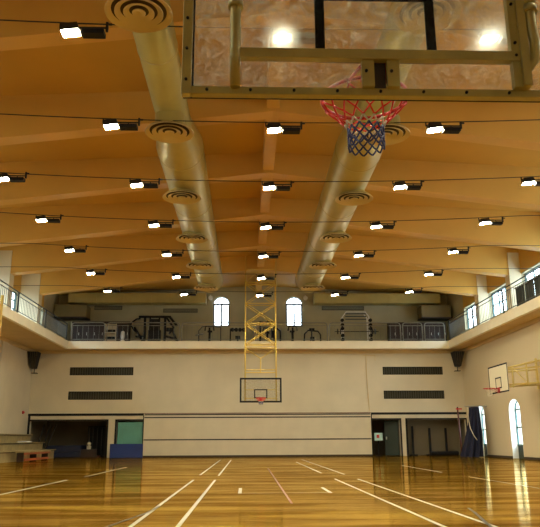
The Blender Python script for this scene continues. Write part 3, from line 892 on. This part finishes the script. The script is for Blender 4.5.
# ------------------------------------------------------------------ things on the gallery
G = BZ1
def cabinet(x0, x1, y, z1, label, doors, mat=M['brown']):
    t = thing('display_cabinet', ((x0 + x1) / 2, y, G), label, 'cabinet', 'dark cabinets on the gallery')
    b = MB(); b.box(x0, x1, y, y + .5, G, G + .06); b.box(x0, x1, y, y + .5, z1 - .06, z1); b.box(x0, x0 + .04, y, y + .5, G, z1); b.box(x1 - .04, x1, y, y + .5, G, z1); b.box(x0, x1, y + .46, y + .5, G, z1)
    b.box(x0 + .04, x1 - .04, y + .05, y + .46, G + .6, G + .63)
    b.build('body', mat, t)
    w = (x1 - x0) / doors
    for i in range(doors):
        a = x0 + i * w
        d = MB(); e = .06
        d.box(a + .01, a + e, y - .03, y, G + .05, z1 - .05); d.box(a + w - e, a + w - .01, y - .03, y, G + .05, z1 - .05)
        d.box(a + e, a + w - e, y - .03, y, G + .05, G + .05 + e); d.box(a + e, a + w - e, y - .03, y, z1 - .05 - e, z1 - .05)
        d.box(a + e, a + w - e, y - .015, y - .01, G + .1, z1 - .1)
        do = d.build('door', mat, t)
        h = MB(); h.box(a + w - .09, a + w - .07, y - .055, y - .03, G + .6, G + .75); h.build('handle', M['steel'], do)
cabinet(-9.8, -8.05, 38.3, 7.25, 'dark brown cabinet at the left end of the back gallery, in the corner', 4)
cabinet(-7.35, -6.65, 38.3, 7.25, 'narrow dark brown cabinet right of the pale open shelf on the gallery', 2)
cabinet(8.1, 9.75, 38.3, 7.35, 'dark brown cabinet on the right of the back gallery, farther from the corner', 4)
cabinet(9.8, 11.4, 38.3, 7.35, 'dark brown cabinet on the right of the back gallery, next to the corner', 4)
b = MB(); b.box(-9.85, -6.6, 38.25, 38.85, 7.27, 7.38)
tag(b.build('header_board', M['brown']), 'long dark board lying across the tops of the left gallery cabinets', 'board')
t = thing('open_shelf', (-7.7, 38.5, G), 'pale open shelf with dark goods between the two left gallery cabinets', 'shelf')
b = MB(); b.box(-8.03, -7.99, 38.3, 38.75, G, 7.26); b.box(-7.41, -7.37, 38.3, 38.75, G, 7.26); b.box(-7.99, -7.41, 38.7, 38.75, G, 7.26)
for z in (G + .05, G + .35, G + .75, G + 1.2): b.box(-7.99, -7.41, 38.3, 38.7, z, z + .03)
b.build('frame', M['panel'], t)
for i, z in enumerate((.38, .78)):
    b = MB(); b.box(-7.95, -7.45, 38.35, 38.65, G + z + .005, G + z + .15)
    tag(b.build('storage_box', M['black']), 'black box lying on the %s shelf of the pale open shelf' % ('lower', 'upper')[i], 'box')

def dark_tubes(t, name, segs, r, mat=None):
    b = MB()
    for s in segs: b.tube(s, r * 1.35, 8)
    return b.build(name, mat or M['black'], t, smooth=True)
# multi gym
t = thing('multi_gym', (-5.4, 38.1, G), 'large black multi-station weight machine on the left of the back gallery', 'exercise machine')
dark_tubes(t, 'main_frame', [[(-6.1, 38.1, 7.62), (-4.3, 38.1, 7.62)], [(-5.75, 38.1, G), (-5.75, 38.1, 7.62)], [(-4.62, 38.1, G), (-4.62, 38.1, 7.62)], [(-5.9, 37.9, G + .05), (-4.2, 37.9, G + .05)], [(-4.35, 38.1, 7.6), (-3.95, 38.0, 7.1)]], .05)
b = MB()
for i in range(12): b.box(-5.55, -4.85, 38.0, 38.2, G + .08 + i * .065, G + .135 + i * .065)
b.box(-5.5, -5.42, 38.05, 38.15, G + .85, 7.6); b.box(-4.98, -4.9, 38.05, 38.15, G + .85, 7.6); b.box(-5.45, -4.95, 38.12, 38.16, G + .85, 7.5)
b.build('weight_stack', M['black'], t)
dark_tubes(t, 'pull_bar', [[(-6.45, 37.9, 7.25), (-6.2, 37.9, 7.45), (-6.0, 38.0, 7.5)]], .035)
b = MB(); b.box(-6.2, -5.75, 37.7, 38.0, G + .42, G + .5); b.hexa([(-6.3, 37.7, G + .75), (-6.2, 37.7, G + .72), (-6.2, 38, G + .72), (-6.3, 38, G + .75)], [(-6.5, 37.7, G + 1.05), (-6.4, 37.7, G + 1.05), (-6.4, 38, G + 1.05), (-6.5, 38, G + 1.05)]); b.build('seat', M['black'], t, bevel=.02)
for sg in ([(-4.5, 37.9, 7.5), (-4.1, 37.8, 6.95), (-4.35, 37.8, 6.6)], [(-4.6, 37.9, 6.5), (-3.9, 37.8, 6.3)], [(-4.2, 37.8, 6.9), (-3.95, 37.8, 6.3), (-3.8, 37.8, 6.15)], [(-6.3, 37.9, 7.0), (-5.8, 37.9, 6.2)]):
    dark_tubes(t, 'press_arm', [sg], .045)
b = MB(); b.box(-4.5, -4.1, 37.7, 37.95, 6.75, 6.95); b.box(-4.45, -3.85, 37.7, 37.95, 6.1, 6.22); b.build('leg_pad', M['black'], t, bevel=.03)

def exercise_bike(x, y, label, s=1.0):
    t = thing('exercise_bike', (x, y, G), label, 'exercise bike', 'exercise bikes on the gallery')
    b = MB(); b.box(x - .3 * s, x + .3 * s, y - .25, y - .2, G, G + .06); b.box(x - .3 * s, x + .3 * s, y + .45, y + .5, G, G + .06); b.box(x - .03, x + .03, y - .2, y + .45, G + .03, G + .09); b.build('base', M['black'], t)
    b = MB(); b.lathe([(.05, -.06), (.24, -.05), (.24, .05), (.05, .06)], (x, y, G + .32), 20, 'X'); b.build('flywheel', M['black'], t)
    dark_tubes(t, 'frame', [[(x, y + .3, G + .08), (x, y + .25, G + .75)], [(x, y - .05, G + .3), (x, y - .15, G + .95)]], .04)
    b = MB(); b.box(x - .13, x + .13, y + .1, y + .38, G + .75, G + .83); b.build('seat', M['black'], t, bevel=.02)
    dark_tubes(t, 'handlebar', [[(x - .25, y - .05, G + .8), (x - .22, y - .2, G + 1.0), (x + .22, y - .2, G + 1.0), (x + .25, y - .05, G + .8)]], .028)
exercise_bike(-2.1, 37.9, 'black exercise bike below the left arched window of the gallery')
exercise_bike(2.55, 37.9, 'black exercise bike below the right arched window of the gallery')
exercise_bike(1.15, 38.4, 'black exercise bike seen through the yellow lattice mast')
t = thing('shoulder_press', (-2.3, 38.6, G), 'pale tubular exercise frame standing behind the left exercise bike', 'exercise machine')
dark_tubes(t, 'frame', [[(-2.75, 38.6, G), (-2.75, 38.6, G + .9), (-2.55, 38.6, G + 1.15), (-2.0, 38.6, G + 1.15)], [(-1.5, 38.6, G), (-1.5, 38.6, G + 1.1), (-2.0, 38.6, G + 1.15)]], .025, M['raildark'])
dark_tubes(t, 'arm', [[(-2.9, 38.3, G + .6), (-2.5, 38.5, G + .7)]], .03, M['rail'])
def frame_machine(x0, x1, y, h, label):
    t = thing('weight_bench', ((x0 + x1) / 2, y, G), label, 'exercise machine')
    dark_tubes(t, 'frame', [[(x0, y, G), (x0, y, G + h), (x1, y, G + h), (x1, y, G)]], .03)
    b = MB(); n = 4
    for i in range(n):
        a = x0 + (x1 - x0) * (i + .15) / n; b.lathe([(.02, -.03), (.11, -.03), (.11, .03), (.02, .03)], (a + .09, y - .12, G + h - .07), 14, 'Y')
    b.build('weight_plates', M['black'], t)
    b = MB(); b.box((x0 + x1) / 2 - .13, (x0 + x1) / 2 + .13, y - .8, y - .1, G + .38, G + .46); b.box((x0 + x1) / 2 - .04, (x0 + x1) / 2 + .04, y - .7, y - .6, G, G + .38); b.box((x0 + x1) / 2 - .04, (x0 + x1) / 2 + .04, y - .25, y - .15, G, G + .38); b.build('bench', M['black'], t)
frame_machine(-.95, -.1, 38.4, .98, 'black weight bench with plates on its frame, left of the lattice mast')
t = thing('cable_machine', (1.5, 38.7, G), 'black cable machine standing just behind the right leg of the lattice mast', 'exercise machine')
dark_tubes(t, 'frame', [[(.75, 38.7, G), (.75, 38.7, 7.45), (1.55, 38.7, 7.45), (1.55, 38.7, G)], [(1.15, 38.7, 7.45), (1.9, 38.6, 6.9), (1.9, 38.6, G)]], .035)
b = MB()
for i in range(8): b.box(1.35, 1.62, 38.5, 38.65, G + .5 + i * .05, G + .54 + i * .05)
b.build('weight_stack', M['black'], t)
t = thing('leg_press', (3.7, 38.1, G), 'black leg press frame with a pale weight, right of the arched window', 'exercise machine')
dark_tubes(t, 'frame', [[(3.2, 38.1, G), (3.25, 38.1, G + .65), (3.45, 38.1, G + .85), (4.0, 38.1, G + .8), (4.15, 38.1, G + .6), (4.15, 38.1, G)], [(3.65, 38.1, G), (3.65, 38.1, G + .95)]], .03)
b = MB(); b.box(3.5, 3.8, 37.9, 38.1, G + .82, G + .95); b.box(3.55, 3.78, 37.8, 38.1, G + .2, G + .45); b.build('pad', M['black'], t, bevel=.02)
b = MB(); b.lathe([(.01, -.04), (.09, -.04), (.09, .04), (.01, .04)], (3.6, 37.75, G + .12), 14, 'Y'); b.build('weight_plate', M['white'], t)
# power rack
t = thing('power_rack', (6.2, 38.2, G), 'tall pale squat rack with barbell and black plates on the gallery', 'weight rack')
b = MB()
for x in (5.45, 6.95):
    b.box(x - .03, x + .03, 38.15, 38.21, G, 7.65); b.box(x - .03, x + .03, 38.75, 38.81, G, 7.65); b.box(x - .03, x + .03, 38.15, 38.81, G, G + .06)
b.tube([(5.45, 38.18, 7.65), (5.65, 38.18, 7.92), (6.75, 38.18, 7.92), (6.95, 38.18, 7.65)], .03, 8); b.tube([(5.45, 38.78, 7.65), (5.65, 38.78, 7.92), (6.75, 38.78, 7.92), (6.95, 38.78, 7.65)], .03, 8)
b.build('frame', M['white'], t)
b = MB()
for z in (7.82, 7.66, 7.5): b.box(5.6, 6.8, 38.16, 38.2, z - .03, z + .03)
b.build('top_rungs', M['raildark'], t)
b = MB(); b.tube([(4.95, 38.05, 6.78), (7.45, 38.05, 6.78)], .02, 8)
for x in (5.12, 5.28, 7.1, 7.25): b.lathe([(.02, -.02), (.16, -.02), (.16, .02), (.02, .02)], (x, 38.05, 6.78), 16, 'X')
b.build('barbell', M['blackm'], t)
for x in (5.4, 7.0):
    for z in (6.15, 6.32, 6.55, 6.95, 7.15, 7.42):
        b = MB(); b.lathe([(.02, -.06), (.10, -.06), (.10, .06), (.02, .06)], (x, 38.05, z), 14, 'Y'); b.build('weight_plate', M['black'], t)
# right gallery: partition panels
for y0, y1, mt, lab in ((24.75, 27.6, 'darkgreen', 'dark green folding partition standing behind the right gallery railing'), (22.2, 24.6, 'rail', 'pale corrugated panel behind the right gallery railing at the frame edge')):
    t = thing('partition', (11.25, (y0 + y1) / 2, G), lab, 'partition')
    n = int((y1 - y0) / (.45 if mt == 'darkgreen' else .16))
    b = MB()
    for i in range(n):
        a = y0 + (y1 - y0) * i / n; c = y0 + (y1 - y0) * (i + 1) / n; o = .05 if i % 2 else 0
        b.box(11.22 + o, 11.26 + o, a, c - .015, G + .04, G + .95)
    b.build('panels', M[mt], t)
    b = MB(); b.box(11.2, 11.33, y0, y1, G, G + .05); b.box(11.2, 11.33, y0, y1, G + .93, G + .97); b.build('frame', M['steel'], t)
for x, s in ((-2.15, 'left'), (3.42, 'right')):
    t = thing('spotlight', (x, 39.1, 8.85), 'small white spotlight on the wall beside the %s arched window' % s, 'spotlight')
    b = MB(); b.lathe([(.05, 0), (.11, -.1), (.13, -.22), (.12, -.24)], (x, 39.3, 8.92), 16, 'Y'); b.build('lamp_head', M['white'], t, smooth=True)
    b = MB(); b.tube([(x, 39.38, 9.1), (x, 39.2, 9.1), (x, 39.2, 8.98)], .02, 6); b.build('bracket', M['white'], t)
for x0, x1, z, s in ((-4.9, -2.9, 8.1, 'left of the left arched window'), (-8.9, -7.3, 8.25, 'above the open shelf'), (4.4, 6.9, 8.25, 'above the squat rack')):
    t = thing('wall_grille', ((x0 + x1) / 2, YU, z), 'faint slatted grille on the upper back wall, %s' % s, 'grille')
    b = MB(); b.box(x0, x1, YU - .05, YU - .001, z, z + .03); b.box(x0, x1, YU - .05, YU - .001, z + .2, z + .23); b.box(x0, x0 + .03, YU - .05, YU - .001, z, z + .23); b.box(x1 - .03, x1, YU - .05, YU - .001, z, z + .23); b.build('frame', M['louvre'], t)
    b = MB()
    for i in range(4): b.box(x0 + .03, x1 - .03, YU - .04, YU - .002, z + .045 + i * .04, z + .06 + i * .04)
    b.build('slats', M['louvre'], t)

# ------------------------------------------------------------------ things on the lower back wall
for (x0, x1, z0, z1), s in zip(holes[4:], ('left, upper one', 'left, lower one', 'right, upper one', 'right, lower one')):
    t = thing('vent_grille', ((x0 + x1) / 2, YB + .05, z0), 'long dark louvred vent on the back wall, %s' % s, 'vent', 'back wall vents')
    b = MB(); b.box(x0, x1, YB + .2, YB + .22, z0, z1); b.build('backing', M['ghost'], t)
    b = MB(); b.box(x0, x1, YB + .005, YB + .06, z0, z0 + .035); b.box(x0, x1, YB + .005, YB + .06, z1 - .035, z1); b.box(x0, x0 + .035, YB + .005, YB + .06, z0 + .035, z1 - .035); b.box(x1 - .035, x1, YB + .005, YB + .06, z0 + .035, z1 - .035); b.build('frame', M['black'], t)
    b = MB(); n = 26
    for i in range(1, n):
        x = x0 + (x1 - x0) * i / n; b.box(x - .02, x + .02, YB + .05, YB + .12, z0 + .035, z1 - .035)
    b.build('slats', M['louvre'], t)
def speaker(x0, x1, y, z0, z1, label):
    t = thing('loudspeaker', ((x0 + x1) / 2, y, z0), label, 'loudspeaker', 'corner loudspeakers')
    xm, w = (x0 + x1) / 2, (x1 - x0) / 2
    b = MB(); b.hexa([(xm - w * .45, y - .12, z0), (xm + w * .45, y - .12, z0), (xm + w * .45, y + .25, z0), (xm - w * .45, y + .25, z0)], [(xm - w, y - .4, z1), (xm + w, y - .4, z1), (xm + w, y + .25, z1), (xm - w, y + .25, z1)]); b.build('cabinet', M['black'], t)
    b = MB()
    for i in range(5):
        f0 = -.8 + i * .4
        b.tube([(xm + f0 * w * .45, y - .125, z0 + .02), (xm + f0 * w, y - .405, z1 - .02)], .012, 5)
    b.build('grille_bars', M['louvre'], t)
    b = MB(); b.box(xm - .12, xm + .12, y + .0, y + .2, z0 - .03, z0); b.box(xm - .02, xm + .02, y + .16, y + .2, z0 - .22, z0 - .03); b.box(xm - .15, xm + .15, y + .1, y + .34, z0 - .26, z0 - .22); b.build('wall_bracket', M['blackm'], t)
speaker(-11.59, -11.05, 36.7, 4.60, 5.44, 'black tapered loudspeaker under the gallery in the left corner')
speaker(11.14, 11.74, 36.7, 4.68, 5.44, 'black tapered loudspeaker under the gallery in the right corner')
b = MB(); b.tube([(6.55, YB - .03, 5.4), (6.55, YB - .03, 4.2), (6.62, YB - .03, 2.35)], .018, 6)
tag(b.build('conduit', M['soffit']), 'thin vertical conduit on the back wall near the right end of the striped panel', 'conduit')
b = MB(); b.tube([(6.4, YB - .03, 5.35), (7.05, YB - .03, 5.35), (7.05, YB - .03, 5.05)], .015, 6); tag(b.build('conduit', M['soffit']), 'short bent conduit under the back gallery, above the upper right vent', 'conduit')
t = thing('alarm_light', (XL + .001, 36.4, 2.25), 'small red alarm lamp on the left wall beside the storage opening', 'alarm')
b = MB(); b.lathe([(.09, 0), (.08, .05), (.04, .1), (.01, .11)], (XL + .001, 36.4, 2.3), 14, 'X'); b.build('lens', M['red'], t, smooth=True)

# storage, left
t = thing('gym_mat_stack', (-10, 39.3, 0), 'low stack of navy mats inside the left storage opening', 'mats')
b = MB(); b.box(-10.9, -8.9, 38.4, 40.2, 0, .28); b.build('mat', M['navy'], t, bevel=.03)
b = MB(); b.box(-10.85, -8.95, 38.45, 40.1, .285, .62); b.build('mat', M['navy'], t, bevel=.03)
t = thing('storage_rack', (-8.2, 39.2, 0), 'tall dark rack with vertical bars inside the left storage opening', 'rack')
b = MB(); b.box(-8.75, -7.75, 39.0, 39.5, 0, .06); b.box(-8.75, -7.75, 39.0, 39.5, 1.58, 1.64); b.box(-8.75, -7.75, 39.46, 39.5, 0, 1.6); b.build('body', M['black'], t)
for i in range(5):
    b = MB(); b.box(-8.75 + i * .24, -8.7 + i * .24, 38.96, 39.0, 0, 1.62); b.build('bar', M['blackm'], t)
for i, (x0, x1) in enumerate(((-11.25, -10.95), (-11.0, -10.6), (-10.85, -10.3))):
    b = MB(); b.tube([(x0, 37.85, 0), (x1, 38.2, 1.72)], .035, 8)
    tag(b.build('pole', M['black']), 'dark pole leaning in the left storage opening, %s' % ('leftmost', 'middle one', 'rightmost')[i], 'pole', 'leaning poles')
b = MB(); b.lathe([(.02, 0), (.13, .04), (.17, .16), (.13, .28), (.03, .32)], (-8.45, 38.3, .5), 18); b.box(-8.65, -8.25, 38.1, 38.5, 0, .5)
t = thing('ball_cart', (-8.45, 38.2, 0), 'dark low box with a pale ball on top inside the left storage opening', 'box')
b = MB(); b.box(-8.85, -8.0, 38.0, 38.5, 0.0, .42); b.box(-8.88, -7.9, 37.95, 38.55, 0.0, .1); b.build('body', M['brown'], t)
b = MB(); b.lathe([(.01, 0), (.08, .02), (.11, .10), (.08, .19), (.01, .21)], (-8.5, 38.3, .6), 18); b.box(-8.6, -8.4, 38.2, 38.4, .42, .6); 
tag(b.build('ball', new_mat('pale_ball', (.55, .50, .38), .6), smooth=False), 'small pale ball on the low dark box in the left storage opening', 'ball')
# green door and the mat in front
dn = tag(bpy.data.objects.new('door_1', None), kind='structure'); COL.objects.link(dn); dn.location = (-6.2, YB + .15, 0)
b = MB(); b.box(-6.86, -5.52, YB + .12, YB + .17, 0, 1.82); b.build('door_leaf', M['green'], dn)
b = MB(); b.box(-6.66, -5.6, YB + .09, YB + .12, 1.55, 1.62); b.box(-6.66, -6.6, YB + .09, YB + .12, .1, 1.55); b.build('door_rail', M['green'], dn)
t = thing('gym_mat', (-6.2, 36.6, 0), 'blue folded gym mat standing upright in front of the green door', 'mat')
for i in range(2):
    b = MB(); b.box(-7.05, -5.36, 36.52 + i * .09, 36.605 + i * .09, 0, .70); b.build('mat_panel', M['blue'], t, bevel=.02)
# right door, sign
dn = tag(bpy.data.objects.new('door_2', None), kind='structure'); COL.objects.link(dn); dn.location = (7.9, YB + .3, 0)
m_ = Matrix.Translation((8.2, YB + .33, 0)) @ Matrix.Rotation(math.radians(-25), 4, 'Z')
b = MB(); b.box(-.75, 0, 0, .05, .02, 1.84, m=m_); b.build('door_leaf', M['darkgreen'], dn)
b = MB(); b.box(-.68, -.62, -.04, 0, .85, 1.0, m=m_); b.build('handle', M['steel'], dn)
t = thing('notice_board', (7.0, 36.95, 0), 'pale blue notice with a red square standing in the right doorway', 'sign')
b = MB(); b.box(6.86, 7.3, 37.5, 37.53, .80, 1.20); b.build('panel', M['sign'], t)
b = MB(); b.box(6.98, 7.12, 37.485, 37.5, .93, 1.10); b.build('red_square', M['red'], t)
b = MB(); b.box(7.05, 7.09, 37.54, 37.58, 0, 1.0); b.box(6.9, 7.25, 37.45, 37.67, 0, .03); b.build('stand', M['black'], t)
# right storage
for i, x in enumerate((9.1, 10.05, 10.95)):
    b = MB(); b.box(x - .05, x + .05, 38.2, 38.3, 0, 1.45 + .1 * (i == 0)); b.box(x - .2, x + .2, 38.1, 38.38, 0, .06)
    tag(b.build('post', M['black']), 'black post standing in the right storage opening, %s' % ('leftmost', 'middle one', 'rightmost')[i], 'post', 'posts in right storage')
b = MB(); b.box(8.52, 11.85, 38.4, 38.45, 0, 2.2); struct('wall_partition', b, new_mat('brown_board', (.13, .10, .055), .7))
t = thing('floor_roller', (10.9, 38.0, 0), 'low dark roller on the floor at the right storage opening', 'roller')
b = MB(); b.lathe([(.02, -.9), (.11, -.88), (.11, .6), (.02, .62)], (10.9, 38.0, .11), 14, 'X'); b.build('roller_body', M['black'], t)

# bleachers
t = thing('bleachers', (-10.7, 30, 0), 'worn wooden tiered bleachers along the left wall', 'bleachers')
for i, (x, z) in enumerate(((-9.95, .45), (-10.55, .81), (-11.2, 1.20))):
    zb = 0
    b = MB(); b.box(XL + .105, x - .04, 14, 36.95, 0 if i == 0 else (0, .44, .80)[i], z - .05); b.build('riser', M['bleach'], t)
    b = MB(); b.box(XL + .105, x + .05, 14, 37.0, z - .045, z); b.build('seat_plank', M['bleach'], t, bevel=.006)
    b = MB(); b.box(x - .04, x - .02, 14, 36.95, z - .075, z - .05); b.build('painted_shade', M['bleachdark'], t)  # solid dark strip painting in the shade under the seat plank
t = thing('low_bench', (-9.5, 31.3, 0), 'orange-red wooden bench in front of the left bleachers', 'bench')
b = MB(); b.box(-9.72, -9.34, 30.0, 34.0, .38, .44); b.build('seat', M['bleach'], t, bevel=.008)
b = MB(); b.box(-9.40, -9.37, 30.2, 33.8, .04, .14); b.build('stretcher', M['orange'], t)
b = MB(); b.box(-9.38, -9.35, 30.05, 33.95, .30, .375); b.build('apron', M['orange'], t)
for y in (30.2, 32.0, 33.8):
    b = MB(); b.box(-9.70, -9.42, y - .04, y + .04, 0, .38); b.build('leg', M['brown'], t)
b = MB(); b.hexa([(-11.3, 34.4, .805), (-10.75, 34.4, .805), (-10.75, 35.1, .805), (-11.3, 35.1, .805)], [(-11.25, 34.5, .86), (-10.85, 34.45, .83), (-10.8, 35.0, .85), (-11.2, 35.0, .87)])
o = b.build('towel', M['white']); tag(o, 'small white cloth left on the middle tier of the bleachers', 'cloth')
o.location.z = .812; o.location.x = -10.86

# blue divider curtain gathered at the right wall
t = thing('divider_curtain', (11.2, 34.0, 0), 'navy divider curtain gathered in a bundle against the right wall', 'curtain')
b = MB(); n = 56; rows = 14
vs, fs = [], []
for r_ in range(rows + 1):
    f = r_ / rows; z = 2.36 * (1 - f) + .02
    for i in range(n):
        a = 2 * PI * i / n
        wx = .19 + .24 * f ** 1.4 ; wy = .36 + .22 * f
        k = 1 + (.16 + .12 * f) * math.sin(a * 9 + f * 1.3) + .06 * math.sin(a * 17 - f * 3)
        cx = 11.22 - .26 * f ** 1.6; cy = 34.0 
        vs.append((cx + wx * k * math.cos(a), cy + wy * k * math.sin(a), z))
for r_ in range(rows):
    for i in range(n): fs.append((r_ * n + i, r_ * n + (i + 1) % n, (r_ + 1) * n + (i + 1) % n, (r_ + 1) * n + i))
fs.append(tuple(range(n)))
b.add(vs, fs); b.build('cloth', M['curtain'], t, smooth=True)
b = MB(); b.tube([(10.75, 34.0, 2.42), (11.88, 34.0, 2.42)], .025, 8); b.build('curtain_rod', M['steel'], t)
b = MB(); b.tube([(10.78, 33.6, 2.35), (10.76, 33.5, 1.7), (10.78, 33.4, 1.35), (10.88, 33.25, 1.0), (11.0, 33.2, .8)], .02, 8); tag(b.build('tie_rope', M['netwhite'], t, smooth=True), 'pale hanging rope')
t = thing('volleyball_post', (10.72, 34.4, 0), 'red post with a winding wheel leaning beside the navy curtain', 'post')
b = MB(); b.tube([(10.86, 35.3, 0), (10.80, 35.3, 2.45)], .04, 10); b.build('pole', new_mat('dull_red_paint', (.08, .016, .010), .5), t, smooth=True)
b = MB(); b.box(10.8, 11.1, 35.15, 35.45, 0, .04); b.build('base', M['black'], t)
b = MB(); b.box(10.72, 11.02, 35.26, 35.34, 2.32, 2.38); b.build('hook', M['red'], t)

# small bright canister shape, added to stand in for a spot of light
t = thing('glint', (-6.92, 37.9, G), 'small bright white canister shape added as a spot of light before the narrow gallery cabinet', 'glint')
b = MB(); b.lathe([(.06, 0), (.11, .02), (.11, .26), (.06, .30)], (-6.92, 37.9, G), 14); b.build('base', M['white'], t, smooth=True)
b = MB(); b.lathe([(.05, .30), (.10, .36), (.12, .5), (.10, .72), (.04, .78)], (-6.92, 37.9, G), 14); b.build('top', M['white'], t, smooth=True)
